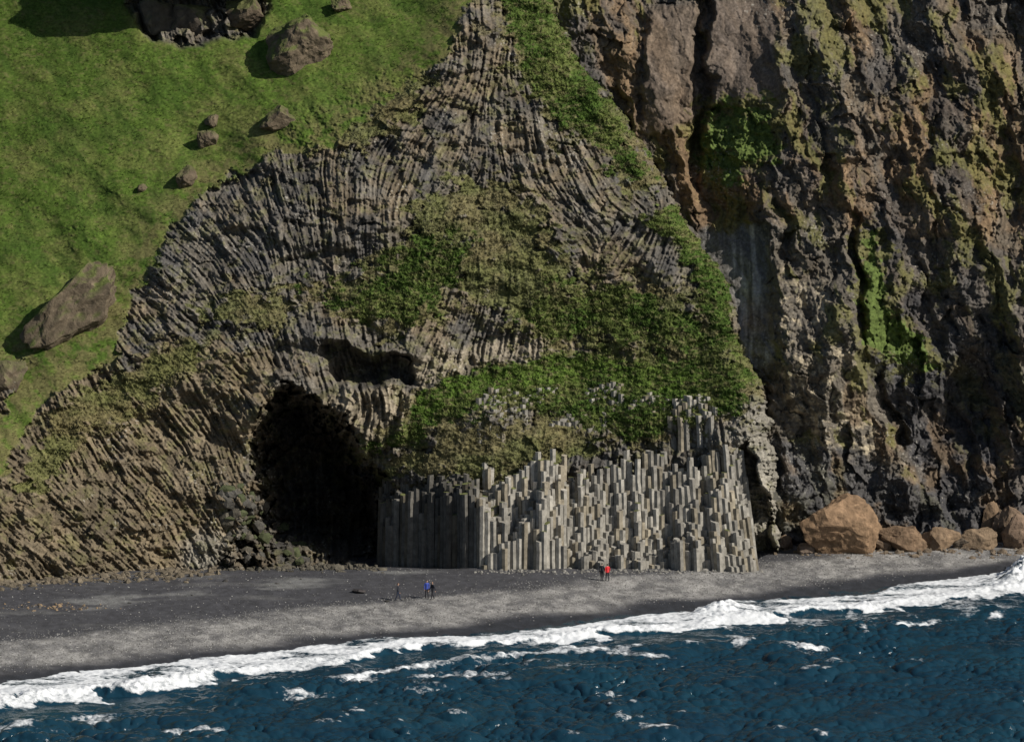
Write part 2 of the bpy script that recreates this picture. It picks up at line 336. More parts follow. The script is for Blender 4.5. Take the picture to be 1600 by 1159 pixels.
def colmat(name,rough=.9,nscale=2.5,namp=.35,bump=.3,bscale=4.,bdist=.12,spec=.25,grass=False):
    m=bpy.data.materials.new(name); m.use_nodes=True; nt=m.node_tree; b=nt.nodes['Principled BSDF']
    at=N(nt,'ShaderNodeAttribute',attribute_name='Col'); tc=N(nt,'ShaderNodeTexCoord')
    nz=N(nt,'ShaderNodeTexNoise',Scale=nscale,Detail=6.0,Roughness=.65); nt.links.new(tc.outputs['Object'],nz.inputs['Vector'])
    mr=N(nt,'ShaderNodeMapRange'); mr.inputs['From Min'].default_value=.3;mr.inputs['From Max'].default_value=.7;mr.inputs['To Min'].default_value=1-namp;mr.inputs['To Max'].default_value=1+namp
    nt.links.new(nz.outputs['Fac'],mr.inputs['Value'])
    mx=N(nt,'ShaderNodeMix',data_type='RGBA',blend_type='MULTIPLY'); mx.inputs[0].default_value=1
    nt.links.new(at.outputs['Color'],mx.inputs[6]); nt.links.new(mr.outputs['Result'],mx.inputs[7]); nt.links.new(mx.outputs[2],b.inputs['Base Color'])
    n2=N(nt,'ShaderNodeTexNoise',Scale=bscale,Detail=5.0,Roughness=.7); nt.links.new(tc.outputs['Object'],n2.inputs['Vector'])
    bp=N(nt,'ShaderNodeBump',Strength=bump,Distance=bdist); nt.links.new(n2.outputs['Fac'],bp.inputs['Height']); nt.links.new(bp.outputs['Normal'],b.inputs['Normal'])
    if grass:
        ga=N(nt,'ShaderNodeAttribute',attribute_name='grass'); gm=N(nt,'ShaderNodeMapRange'); gm.inputs['To Min'].default_value=bump; gm.inputs['To Max'].default_value=bump*.45
        nt.links.new(ga.outputs['Fac'],gm.inputs['Value']); nt.links.new(gm.outputs['Result'],bp.inputs['Strength'])
    b.inputs['Roughness'].default_value=rough; b.inputs['Specular IOR Level'].default_value=spec
    return m
M_cliff=colmat('weathered_rock_and_turf',.92,3.2,.4,.6,4.5,.14,.12,True)
M_col=colmat('column_basalt',.85,1.6,.42,.6,6.,.06,.2)
M_bould=colmat('boulder_rock',.9,1.4,.35,.8,3.,.2,.2)
M_grass=colmat('grass_blades',.8,1.0,.3,0.0,4,.01,.2)
# ------------------------------------------------------------ build cliffs
uu=np.concatenate([np.arange(-900,-30,20.),np.arange(-30,1262,1.15)])
vv=np.concatenate([np.arange(-360,-20,12.),np.arange(-20,925,1.15)])
U,V=np.meshgrid(uu,vv)
D,C,G,E,LSH,SLP,MS=headland(U,V)
X,Y,Z=site(U,V,D)
fm=(E[:-1,:-1]<26)
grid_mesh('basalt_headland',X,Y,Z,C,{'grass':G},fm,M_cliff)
HX,HY,HZ=X,Y,Z
uu2=np.concatenate([np.arange(720,820,6.),np.arange(820,1630,1.3),np.arange(1630,2500,20.)])
vv2=np.concatenate([np.arange(-360,-20,12.),np.arange(-20,890,1.3)])
U2,V2=np.meshgrid(uu2,vv2)
D2,C2,G2=cliff(U2,V2); X2,Y2,Z2=site(U2,V2,D2)
grid_mesh('mountain_cliff',X2,Y2,Z2,C2,{'grass':G2},None,M_cliff)
def on_head(u,v,off=0):
    d=headland(np.array([[float(u)]]),np.array([[float(v)]]))[0][0,0]+off
    x,y,z=site(u,v,d); return Vector((float(x),float(y),float(z)))
# ------------------------------------------------------------ shoreline
su=[(-400,1120),(0,1066),(100,1050),(200,1044),(300,1028),(400,1022),(500,1008),(560,1009),(650,998),(760,996),(830,987),(930,972),(1080,954),(1115,938),(1200,936),(1370,928),(1405,913),(1560,893),(1600,868),(1900,850)]
sl=[(-400,1170),(0,1116),(100,1103),(200,1090),(350,1064),(500,1042),(650,1020),(800,1004),(900,1001),(1000,995),(1100,988),(1200,977),(1300,963),(1400,952),(1500,941),(1600,930),(1900,900)]
sux=np.array([ground(u,v)[0] for u,v in su]); suy=np.array([ground(u,v)[1] for u,v in su])
slx=np.array([ground(u,v)[0] for u,v in sl]); sly=np.array([ground(u,v)[1] for u,v in sl])
def shoreY(x): return np.interp(x,sux,suy)
tr=np.polyfit(sux,suy,3)
def smoothshore(x): return np.polyval(tr,np.clip(x,-70,70))+ (x-np.clip(x,-70,70))*.35
def zbeach(x,y):
    d=y-smoothshore(x)
    z=np.where(d<0,.05*d,1.0*(1-np.exp(-np.clip(d,0,None)/12)))
    z=np.clip(z,-6,2)
    z=z-.14*np.clip(y+1,0,11)*ss(-3,-7,x)*ss(-42,-30,x)
    return z+.05*fbm(x/3,y/3,3,2)*ss(0,6,d)+.12*fbm(x/14,y/9,2,4)*ss(4,14,d)
bx=np.concatenate([-np.geomspace(3000,75,24),np.arange(-74,74,.22),np.geomspace(75,3000,24)])
by=np.concatenate([np.geomspace(2500,62,20),np.arange(60,-62,-.3),-np.geomspace(64,130,8)])
BX,BY=np.meshgrid(bx,by); BZ=zbeach(BX,BY)
d=BY-smoothshore(BX)
nb=fbm(BX/9,BY/5,4,3)
c=np.ones(BX.shape+(3,))*np.array([.054,.054,.060])
def band(a,b,w=2.): return ss(a-w,a+w,d+2.4*nb)*ss(b+w,b-w,d+2.4*nb)
c=mixc(c,(.31,.30,.285),band(4.5,17)*(.30+.62*ss(-.6,.6,fbm(BX/1.6,BY/2.2,5,3,.65))))
c=mixc(c,(.18,.18,.175),band(31,36,1.5)*ss(-.3,.5,fbm(BX/5,BY/3,3,5))*.8)
c=mixc(c,(.13,.128,.125),ss(.25,.8,fbm(BX/12,BY/3.5,5,6,.6))*ss(16,24,d)*.5)
c=mixc(c,(.026,.028,.034),ss(3.8,1.8,d+1.6*nb))
c=mixc(c,(.18,.175,.165),ss(5,15,BX)*ss(17,30,d)*.75*ss(-.5,.4,fbm(BX/8,BY/3,4,6,.6)))
c=c*(1+.28*fbm(BX*2,BY*1.2,3,2))[...,None]
M_beach=colmat('black_sand',.85,7.,.55,.5,9.,.05,.3)
grid_mesh('beach',BX,BY,BZ,c,{},None,M_beach)
pv=[];pf=[];pc=[]
def pebble(x,y,z,r,col):
    k=len(pv); a=random.random()*6.28
    for i in range(5):
        t=a+i*1.2566; rr=r*random.uniform(.7,1.1); pv.append((x+rr*math.cos(t),y+rr*math.sin(t),z-.02)); 
    for i in range(5):
        t=a+i*1.2566+.3; rr=r*random.uniform(.4,.8); pv.append((x+rr*math.cos(t),y+rr*math.sin(t),z+r*random.uniform(.35,.6)))
    for i in range(5):
        j=(i+1)%5; pf.append((k+i,k+j,k+5+j,k+5+i))
    pf.append(tuple(k+5+i for i in range(5))); pc.extend([col]*10)
n=26000
px=rng.uniform(-58,62,n); pd=np.where(rng.random(n)<.80,rng.uniform(5,19,n)+rng.normal(0,1.5,n),rng.uniform(3,48,n))
py=smoothshore(px)+pd; pz=zbeach(px,py)
for i in range(n):
    if py[i]>14 : continue
    g=random.choice([.14,.2,.28,.38,.08]); pebble(px[i],py[i],pz[i],random.choice([.04,.05,.06,.09]),(g,g*.98,g*.93))
raw_mesh('beach_gravel',pv,pf,pc,M_bould)
# ------------------------------------------------------------ sea
def fftsea(Nn,L,wind,dirn,seed,small,iso=.25):
    k=np.fft.fftfreq(Nn,L/Nn)*2*np.pi; kx,ky=np.meshgrid(k,k); kk=np.hypot(kx,ky); kk[0,0]=1
    Lw=wind**2/9.81
    cosf=(kx*math.cos(dirn)+ky*math.sin(dirn))/kk
    P=np.exp(-1/(kk*Lw)**2)/kk**4*(cosf**2*(1-iso)+iso)*np.exp(-(kk*small)**2); P[0,0]=0
    r=np.random.default_rng(seed); h=(r.standard_normal((Nn,Nn))+1j*r.standard_normal((Nn,Nn)))*np.sqrt(P)
    hh=np.real(np.fft.ifft2(h)); s=hh.std()
    cx=np.real(np.fft.ifft2(1j*kx/kk*h))/s; cy=np.real(np.fft.ifft2(1j*ky/kk*h))/s
    return hh/s,cx,cy
def sper(A_,x,y,L):
    Nn=A_.shape[0]; x=np.mod(x/L,1)*Nn; y=np.mod(y/L,1)*Nn; xi=x.astype(int)%Nn; yi=y.astype(int)%Nn; fx=x-np.floor(x); fy=y-np.floor(y); x1=(xi+1)%Nn; y1=(yi+1)%Nn
    return (A_[yi,xi]*(1-fx)+A_[yi,x1]*fx)*(1-fy)+(A_[y1,xi]*(1-fx)+A_[y1,x1]*fx)*fy
sa=fftsea(1024,131.,5.2,math.radians(-62),3,.12,.06); sb=fftsea(1024,113.,2.6,math.radians(-110),5,.07,.3); s3=fftsea(1024,89.,1.5,math.radians(-50),9,.05,.4)
wx=np.concatenate([-np.geomspace(6000,62,30),np.arange(-61,61,.13),np.geomspace(62,6000,30)])
wy=np.concatenate([np.geomspace(60,17,6),np.arange(16,-112,-.19),-np.geomspace(113,6000,40)])
WX,WY=np.meshgrid(wx,wy)
up=shoreY(WX); lo=np.interp(WX,slx,sly)
ragged=1.6*fbm(WX/5,WY/2.5,4,2)+.8*fbm(WX/1.2,WY/1,3,4)
tong=2.2*fbm(WX/9,WX*0+3,4,5,.6)
dsh=WY-up+ragged*.6+tong*.6; dlo=WY-lo+ragged*1.5+1.5*fbm(WX/7,WX*0+7,3,2)
att=ss(2,-12,WY-lo)*.8+.2
fine=(np.abs(WX)<62)&(WY>-112.5)
gust=.65+.75*ss(-.5,.6,fbm(WX/13,WY/11,4,1,.6)); gust2=.6+1.0*ss(-.5,.6,fbm(WX/7,WY/8,4,5,.6))
A1,A2,A3=.24,.125,.068
def mixw(i): return A1*sper(sa[i],WX,WY,131.)+A2*gust*sper(sb[i],WX,WY,113.)+A3*gust2*sper(s3[i],WX,WY,89.)
h=mixw(0)*np.where(fine,1,.6)*att
chx=-.95*mixw(1)*att*fine; chy=-.95*mixw(2)*att*fine
wid=np.clip(up-lo,2,30)
t=(WY-lo)/wid
inband=ss(-.6,.8,dlo)*ss(.6,-.8,dsh)
crest=np.exp(-((t-.22-.12*fbm(WX/8,WX*0,3,3))/.13)**2)*(.35+.55*ss(-.5,.7,fbm(WX/11,WX*0+2,3,5)))*np.clip(wid/14,.25,1.1)
crest=crest+2.4*np.exp(-((WX-55)/4.0)**2)*np.exp(-((t-.5)/.22)**2)+.9*np.exp(-((WX-21)/3.0)**2)*np.exp(-((t-.6)/.2)**2)
foamh=inband*(.08*fbm(WX/.9,WY/1.1,4,1,.7)+.06*vn(WX/.3,WY/.35,2)+.06)+crest*(1+.32*fbm(WX/.7,WY/.8,4,6,.68))*ss(-1.5,1,dlo)
WZ=h+foamh+.06*ss(0,-1,WY-up)
WZ=WZ+.45*np.exp(-((WY-lo+7+2*fbm(WX/20,WX*0,2,2))/1.6)**2)*ss(-.3,.6,fbm(WX/16,WX*0+5,2,4))
WZ=WZ-3.0*ss(2.5,9,WY-up)
foam=inband*(.80+.2*ss(-.4,.3,fbm(WX/2.5,WY/2.,4,6,.6)))
foam=foam*(1-.40*ss(.0,.5,fbm(WX/5,WY/1.8,5,1,.6))*ss(.25,.5,t)*ss(1.05,.85,t))
lace=ss(.0,.45,ridged(WX/6,WY/5.0,5,3)-.1)*ss(-20,-1,WY-lo)*ss(1,0,inband)*ss(-.4,.4,fbm(WX/12,WY/5,3,6))
foam=np.maximum(foam,lace*.60)
# second broken roller outside the shore break
rl=np.exp(-((WY-lo+7.5+2*fbm(WX/20,WX*0,2,2))/1.3)**2)*ss(.0,.5,fbm(WX/10,WX*0+5,4,4,.6)+.25*ss(0,-40,WX))
foam=np.maximum(foam,rl*(.75+.35*fbm(WX/1.5,WY/1.2,4,3,.7)))
pn=fbm(WX/2.2,WY/1.5,5,3,.68)
for (a,b,ru,rv) in [(930,1016,95,10),(720,1058,110,9),(560,1062,55,8),(1000,1025,70,5),(800,1038,80,7),(470,1085,60,6),(650,1075,60,6),(300,1140,70,4),(880,1005,90,6),(150,1120,60,5),(1250,1012,60,3),(1020,1140,30,4),(700,1008,70,5)]:
    gx,gy=ground(a,b); q=((WX-gx)/(ru/15))**2+((WY-gy)/(rv*.384))**2
    foam=np.maximum(foam,ss(1.3,.1,q)*(.54+.42*pn))
hs=sper(sa[0],WX,WY,131.)+.6*sper(sb[0],WX,WY,113.); cap=ss(1.8,2.6,hs)*(.5+.4*fbm(WX/1.0,WY/1.2,4,2,.7))*ss(.35,.65,vn(WX/9,WY/9,6))
foam=np.maximum(foam,cap)
ms=bpy.data.materials.new('sea_water'); ms.use_nodes=True; nt=ms.node_tree; b=nt.nodes['Principled BSDF']
at=N(nt,'ShaderNodeAttribute',attribute_name='foam'); tc=N(nt,'ShaderNodeTexCoord')
nz=N(nt,'ShaderNodeTexNoise',Scale=1.6,Detail=9.0,Roughness=.75); nt.links.new(tc.outputs['Object'],nz.inputs['Vector'])
ad=N(nt,'ShaderNodeMath',operation='MULTIPLY_ADD'); nt.links.new(nz.outputs['Fac'],ad.inputs[0]); ad.inputs[1].default_value=1.5; nt.links.new(at.outputs['Fac'],ad.inputs[2])
mr=N(nt,'ShaderNodeMapRange'); mr.inputs['From Min'].default_value=1.22; mr.inputs['From Max'].default_value=1.62; nt.links.new(ad.outputs[0],mr.inputs['Value'])
big=N(nt,'ShaderNodeTexNoise',Scale=.08,Detail=3.0); nt.links.new(tc.outputs['Object'],big.inputs['Vector'])
wc=N(nt,'ShaderNodeMix',data_type='RGBA'); wc.inputs[6].default_value=(.005,.021,.042,1); wc.inputs[7].default_value=(.010,.044,.066,1); nt.links.new(big.outputs['Fac'],wc.inputs[0])
cm=N(nt,'ShaderNodeMix',data_type='RGBA'); nt.links.new(mr.outputs['Result'],cm.inputs[0]); nt.links.new(wc.outputs[2],cm.inputs[6]); cm.inputs[7].default_value=(.70,.72,.74,1)
nt.links.new(cm.outputs[2],b.inputs['Base Color'])
rm=N(nt,'ShaderNodeMapRange'); rm.inputs['To Min'].default_value=.14; rm.inputs['To Max'].default_value=.9; nt.links.new(mr.outputs['Result'],rm.inputs['Value']); nt.links.new(rm.outputs['Result'],b.inputs['Roughness'])
b.inputs['IOR'].default_value=1.33
n2=N(nt,'ShaderNodeTexNoise',Scale=2.6,Detail=5.0,Roughness=.6); nt.links.new(tc.outputs['Object'],n2.inputs['Vector'])
bp=N(nt,'ShaderNodeBump',Strength=.7,Distance=.10); nt.links.new(n2.outputs['Fac'],bp.inputs['Height']); nt.links.new(bp.outputs['Normal'],b.inputs['Normal'])
grid_mesh('sea',WX+chx,WY+chy,WZ,None,{'foam':foam},None,ms)
# ------------------------------------------------------------ basalt column wall
cvx=[];cfx=[];ccx=[]
R=.34; dxh=R*math.sqrt(3); dyh=R*1.5
def yfront(x):
    base=np.interp(x,[-16,-14.5,-9,-4.2,-3,0,6,14,20,25,26.5],[9.5,8.0,4.8,1.0,0.1,-.4,-.2,.2,-.3,-.5,3.0])
    return base+.5*math.sin(x*1.3)*.6+.35*math.sin(x*3.1+1)
f1=lambda x,y,s,o=3: float(fbm(np.array([x]),np.array([y]),o,s)[0])
vi0=int(np.searchsorted(vv,560)); vi1=int(np.searchsorted(vv,790))
def terr(x,y):
    u,_=survey(x,y,12.); j=int(np.clip(np.searchsorted(uu,u),0,len(uu)-1))
    col=HY[vi0:vi1,j]; i=int(np.argmin(np.abs(col-y))); return HZ[vi0+i,j]-1, abs(col[i]-y), u, vv[vi0+i]
CLU=[(800,630,50,26),(850,618,25,16),(960,618,35,20),(1030,645,42,24),(1095,655,50,26),(900,662,60,14),(760,668,30,14)]
row=0; y=-2.
while y<17:
    x=-14.0+(dxh/2 if row%2 else 0)
    while x<25.6:
        xx=x+random.gauss(0,.025); yy=y+random.gauss(0,.025)
        dd=yy-yfront(xx); ok=dd>0; z=0
        if ok and xx>-3.6:
            nz=f1(xx/3.2,yy/2.4,4); n2=f1(xx/7.,yy/5.+4,2,2); n3=f1(xx/1.2,yy/1.2,6,2)
            q=dd+1.0*nz+.9*n2
            z=float(np.interp(q,[-1,0,.8,1.6,2.4,3.0,4.0,4.6,5.8,8],[.4,.8,2.0,3.0,4.6,6.0,7.8,9.4,11.6,12.4]))+.7*n3+random.gauss(0,.30)
            if xx<0 and dd>.3: z=max(z,float(np.interp(xx,[-3.6,-1.8,0],[7.2,5.0,0]))+.5*n3)
            cap_=float(np.interp(xx,[-4,-1,2,5,9,20,26],[7.2,8.2,10.0,11.8,12.4,12.8,13.4]))+.9*nz+.4*n3
            if dd>5.4:
                tz,er,u_,v_=terr(xx,yy)
                if er>.6 or tz<8: ok=False
                else:
                    q_=min(((u_-a)/ru)**2+((v_-b)/rv)**2 for a,b,ru,rv in CLU)+.9*nz
                    z=tz+(random.uniform(-.15,.38)+.5*max(0,n3) if q_<1 else -.5)
                    if q_>1.2 and dd>6.4: ok=False
            else: z=min(z,cap_)
            z=max(z,.3)
        elif ok:
            if dd>4: ok=False
            z=float(np.interp(xx,[-16,-14,-12,-8,-4],[4.2,5.2,6.2,7.2,7.4]))+.35*dd+random.gauss(0,.35)+.6*f1(xx/1.2,yy/1.2,6,2)
            if dd<1.2 and random.random()<.3: z-=random.uniform(.5,3.5)
        if ok:
            lean=np.interp(xx,[-15,-4,4,14,20,26],[.03,.0,-.0,-.02,-.05,-.13])+random.gauss(0,.004); lny=.02
            z0=-2.6; k=len(cvx); r=R*random.uniform(.97,1.04); rot=random.gauss(0,.10)
            tx,ty=random.gauss(0,.14),random.gauss(0,.14)-.05
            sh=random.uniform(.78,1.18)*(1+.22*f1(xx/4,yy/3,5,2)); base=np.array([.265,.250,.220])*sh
            base=base*(1-.62*float(ss(-2.8,-4.6,xx)))  # left flank columns darkened: shade painted into their base colour
            if random.random()<.25: base=base*np.array([.90,.84,.73])
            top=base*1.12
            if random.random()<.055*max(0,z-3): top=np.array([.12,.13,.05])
            nr=max(2,int((z-z0)/1.1)+1)
            zs=[z0]+[z0+(z-z0)*(i+random.uniform(-.3,.3))/(nr-1) for i in range(1,nr-1)]+[z]
            for i,zz in enumerate(zs):
                ox,oy=(random.gauss(0,.018),random.gauss(0,.018)); rr=r*random.uniform(.95,1.03)
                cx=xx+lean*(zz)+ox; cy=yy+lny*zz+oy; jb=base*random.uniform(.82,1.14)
                for s in range(6):
                    t_=rot+math.pi/6+s*math.pi/3
                    px_,py_=rr*math.cos(t_),rr*math.sin(t_)
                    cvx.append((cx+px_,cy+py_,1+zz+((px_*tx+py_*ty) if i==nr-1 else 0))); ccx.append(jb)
            for s in range(6):
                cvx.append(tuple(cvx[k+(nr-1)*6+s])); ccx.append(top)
            for i in range(nr-1):
                for s in range(6):
                    a_=k+i*6+s; b_=k+i*6+(s+1)%6
                    cfx.append((a_,b_,b_+6,a_+6))
            cfx.append(tuple(k+nr*6+s for s in range(6)))
        x+=dxh
    y+=dyh; row+=1
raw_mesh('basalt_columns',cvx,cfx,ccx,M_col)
# ------------------------------------------------------------ boulders
def boulder(name,loc,size,seed,rot=(0,0,0),col=(.16,.11,.07),cuts=16,sub=4,moss=0,nm=.10):
    import bmesh
    bm=bmesh.new(); bmesh.ops.create_icosphere(bm,subdivisions=sub,radius=1.0)
    r=random.Random(seed); P=np.array([v.co[:] for v in bm.verts])
    for i in range(cuts):
        n_=np.array([r.gauss(0,1) for _ in range(3)]); n_/=np.linalg.norm(n_); dd=r.uniform(.55,.85)
        q=P@n_; over=np.clip(q-dd,0,None); P=P-over[:,None]*n_[None]
    for i,v in enumerate(bm.verts):
        p=Vector(P[i]); o=Vector((seed*3.1,seed*1.7,0))
        f=mnoise.fractal(p*1.8+o,.9,2.,6)*nm*1.3+mnoise.fractal(p*6+o,1.,2.,3)*nm*.4
        p=p+p.normalized()*f
        v.co=Vector((p.x*size[0],p.y*size[1],p.z*size[2]))
    me=bpy.data.meshes.new(name); bm.to_mesh(me); bm.free()
    Rm=Matrix.Rotation(rot[2],3,'Z')@Matrix.Rotation(rot[1],3,'Y')@Matrix.Rotation(rot[0],3,'X')
    cc=np.zeros((len(me.vertices),4),np.float32); cc[:,3]=1
    for i,v in enumerate(me.vertices): v.co=Rm@v.co
    me.update()
    for i,v in enumerate(me.vertices):
        k=1+.35*mnoise.noise(v.co*.9+Vector((seed,0,0)))+.25*mnoise.noise(v.co*3.1)
        c_=np.array(col)*k
        if moss:
            m=max(0,min(1,(v.normal.z-.30+.5*mnoise.noise(v.co*1.1)+.3*mnoise.noise(v.co*4))*3))*moss
            c_=c_*(1-m)+np.array([.10,.120,.035])*m
        cc[i,:3]=c_
    a=me.attributes.new('Col','FLOAT_COLOR','POINT'); a.data.foreach_set('color',cc.ravel())
    me.materials.append(M_bould); 
    ob=bpy.data.objects.new(name,me); sc.collection.objects.link(ob); ob.location=loc; return ob
R_=math.radians
br=(.12,.095,.065)
boulder('boulder',on_head(112,482,-2.2),(7.6,3.4,3.6),3,(0,R_(-42),R_(12)),br,18,5,1.)
boulder('boulder',on_head(472,70,-1.6),(4.7,3.4,4.1),5,(0,R_(-12),R_(-20)),br,16,5,1.)
boulder('boulder',on_head(432,188,-.6),(2.5,1.6,1.7),6,(0,R_(-20),0),br,16,4,.7)
boulder('boulder',on_head(325,218,-.3),(1.6,1.3,1.3),8,(0,.3,1),br,16,4,.5)
boulder('boulder',on_head(332,188,-.3),(1.0,.9,1.0),9,(0,.3,1),br,16,4,.5)
boulder('boulder',on_head(290,278,-.3),(1.6,1.2,1.4),10,(0,-.3,1),br,16,4,.5)
boulder('boulder',on_head(222,294,-.1),(.9,.7,.5),11,(0,0,1),br,14,3,.3)
boulder('boulder',on_head(533,10,-.4),(1.5,1.2,1.1),13,(0,.3,1),br,16,4,.8)
boulder('boulder',on_head(0,590,-1.),(3.4,2.4,2.6),14,(0,-.4,0),br,16,4,.5)
boulder('boulder',on_head(385,22,-1.0),(2.8,2.4,2.4),15,(0,.2,0),(.11,.085,.06),16,4,.7)
boulder('boulder',on_head(300,35,-.5),(3.6,2.4,2.4),16,(0,.1,0),(.09,.075,.06),16,4,.6)
boulder('boulder',on_head(245,30,-.5),(2.6,2.4,2.8),18,(0,.1,0),(.08,.07,.055),16,4,.3)
boulder('added_shadow_crag',on_head(300,-70,-6.0),(14,7,7),17,(0,.1,0),(.09,.075,.06),16,5,.8)  # added crag above the frame, placed to cast shadow on the slope
def on_beach(u,v):
    x,y=ground(u,v,1.0)
    for _ in range(4):
        z=float(zbeach(np.array([x]),np.array([y]))[0]); x,y=ground(u,v,z)
    return Vector((float(x),float(y),z))
def bb(u,v,w,h,dp,seed,col,rot=(0,0,0),sub=4):
    p=on_beach(u,v); p.z+=h*.62; return boulder('boulder',p,(w,dp,h),seed,rot,col,15,sub,0,.09)
tan=(.225,.148,.090)
bb(1305,862,4.6,4.3,3.0,21,tan,(0,.12,.2),5)
bb(1232,846,1.9,2.9,1.7,22,(.17,.115,.075),(0,.2,0))
bb(1225,858,1.2,1.0,1.2,23,(.16,.115,.08)); bb(1258,864,1.3,.7,1.0,24,(.15,.115,.09))
bb(1412,860,2.8,2.1,1.6,25,(.18,.122,.078),(0,.3,0)); bb(1468,858,2.3,1.8,1.5,26,(.20,.14,.09))
bb(1528,856,2.6,1.6,1.5,27,(.20,.145,.095)); bb(1552,842,1.4,2.6,1.2,28,(.18,.125,.08)); bb(1592,855,2.2,2.4,1.6,29,(.17,.12,.085)); bb(1575,846,1.8,3.0,1.4,30,(.16,.115,.08)); bb(1380,858,1.6,1.0,1.1,32,(.18,.13,.09))
bb(1355,852,1.8,1.4,1.1,33,(.14,.105,.08)); bb(1500,856,1.4,.9,.9,34,(.13,.105,.08))
bb(560,926,.75,.28,.6,31,(.05,.045,.045)); 
rv=[];rf=[];rc=[]
def chunk(p,r,col):
    k=len(rv); r3=random.Random(len(rv))
    base=[Vector((r3.gauss(0,1),r3.gauss(0,1),r3.gauss(0,1))).normalized() for _ in range(1)]
    ph=(1+5**.5)/2
    ico=[(-1,ph,0),(1,ph,0),(-1,-ph,0),(1,-ph,0),(0,-1,ph),(0,1,ph),(0,-1,-ph),(0,1,-ph),(ph,0,-1),(ph,0,1),(-ph,0,-1),(-ph,0,1)]
    fa=[(0,11,5),(0,5,1),(0,1,7),(0,7,10),(0,10,11),(1,5,9),(5,11,4),(11,10,2),(10,7,6),(7,1,8),(3,9,4),(3,4,2),(3,2,6),(3,6,8),(3,8,9),(4,9,5),(2,4,11),(6,2,10),(8,6,7),(9,8,1)]
    M=Matrix.Rotation(r3.random()*6,3,base[0]); s=(r3.uniform(.6,1.4),r3.uniform(.5,1),r3.uniform(.4,1.1))
    for q in ico:
        w=M@(Vector(q)/1.9*r*r3.uniform(.6,1.25)); rv.append((p[0]+w.x*s[0],p[1]+w.y*s[1],p[2]+w.z*s[2])); g=r3.uniform(.8,1.2); rc.append(tuple(c_*g for c_ in col))
    for f in fa: rf.append(tuple(k+i for i in f))
for i in range(420):
    u=random.uniform(-20,345); v=np.interp(u,[0,150,300,345],[908,900,890,885])+random.gauss(0,5)
    p=on_beach(u,v+4); g=random.uniform(.8,1.2); chunk(p,random.choice([.15,.2,.3,.5]),(.15*g,.125*g,.09*g))
for i in range(200):
    u=random.uniform(330,600); p=on_beach(u,886+random.gauss(0,3)); chunk(p,random.choice([.2,.3,.5]),(.10,.09,.07))
def on_face(u,v):
    j=int(np.searchsorted(uu,u)); i=int(np.searchsorted(vv,v)); return Vector((HX[i,j],HY[i,j],HZ[i,j]))
for i in range(300):
    u=random.uniform(345,480); v=random.uniform(755,885)
    if v<755+(u-380)*1.0: continue
    chunk(on_face(u,v)+Vector((0,.25,0)),random.choice([.25,.4,.55,.8]),random.choice([(.10,.09,.07),(.07,.08,.04),(.085,.08,.07)]))
for i in range(90):
    u=random.gauss(75,45); v=948+random.gauss(0,3); p=on_beach(u,v); chunk(p,random.choice([.1,.15,.22]),random.choice([(.2,.15,.1),(.12,.11,.1),(.28,.2,.12)]))
for i in range(200):
    u=random.uniform(1200,1600); v=856+random.gauss(0,4)+random.random()*8; p=on_beach(u,v); chunk(p,random.choice([.15,.2,.3,.5]),(.16,.125,.09))
for (u,v,r) in [(213,905,.4),(352,908,.45),(203,942,.3),(98,905,.3),(1165,893,.3),(433,912,.2),(470,905,.15),(300,930,.15),(605,940,.3)]:
    chunk(on_beach(u,v),r,(.05,.048,.045))
for i in range(260):
    u=random.uniform(740,1190); p=on_beach(u,893+random.gauss(0,2)); chunk(p,random.choice([.1,.15,.25]),(.22,.21,.19))
raw_mesh('rubble',rv,rf,rc,M_bould)
# ------------------------------------------------------------ grass tufts - one mesh
w=(np.clip(LSH*1.0+MS*.45,0,1)*(1-SLP)+SLP*.15)*(U>-20)*(U<1240)*(V>-20)*(V<800)*(E<5)
w=w.ravel(); pr=w/w.sum(); sel=rng.choice(len(w),size=36000,p=pr)
gx,gy_,gz=HX.ravel()[sel],HY.ravel()[sel],HZ.ravel()[sel]; gc=C.reshape(-1,3)[sel]; sp2=SLP.ravel()[sel]
tv=[];tf=[];tcx=[]
for i in range(len(sel)):
    hgt=random.uniform(.12,.30)*(1 if sp2[i]<.5 else .5)
    for b_ in range(4):
        a_=random.random()*6.28; wd=.05; ox,oy=random.gauss(0,.14),random.gauss(0,.1)
        k=len(tv); X0=gx[i]+ox;Y0=gy_[i]+oy-.08;Z0=gz[i]-.08
        tv+= [(X0-wd*math.cos(a_),Y0-wd*math.sin(a_),Z0),(X0+wd*math.cos(a_),Y0+wd*math.sin(a_),Z0),(X0+random.gauss(0,.13),Y0-abs(random.gauss(0,.12)),Z0+hgt)]
        g=random.uniform(.75,1.3); cc=gc[i]*g; tcx+=[cc,cc,cc*1.1]; tf.append((k,k+1,k+2))
raw_mesh('grass_tufts',tv,tf,tcx,M_grass)
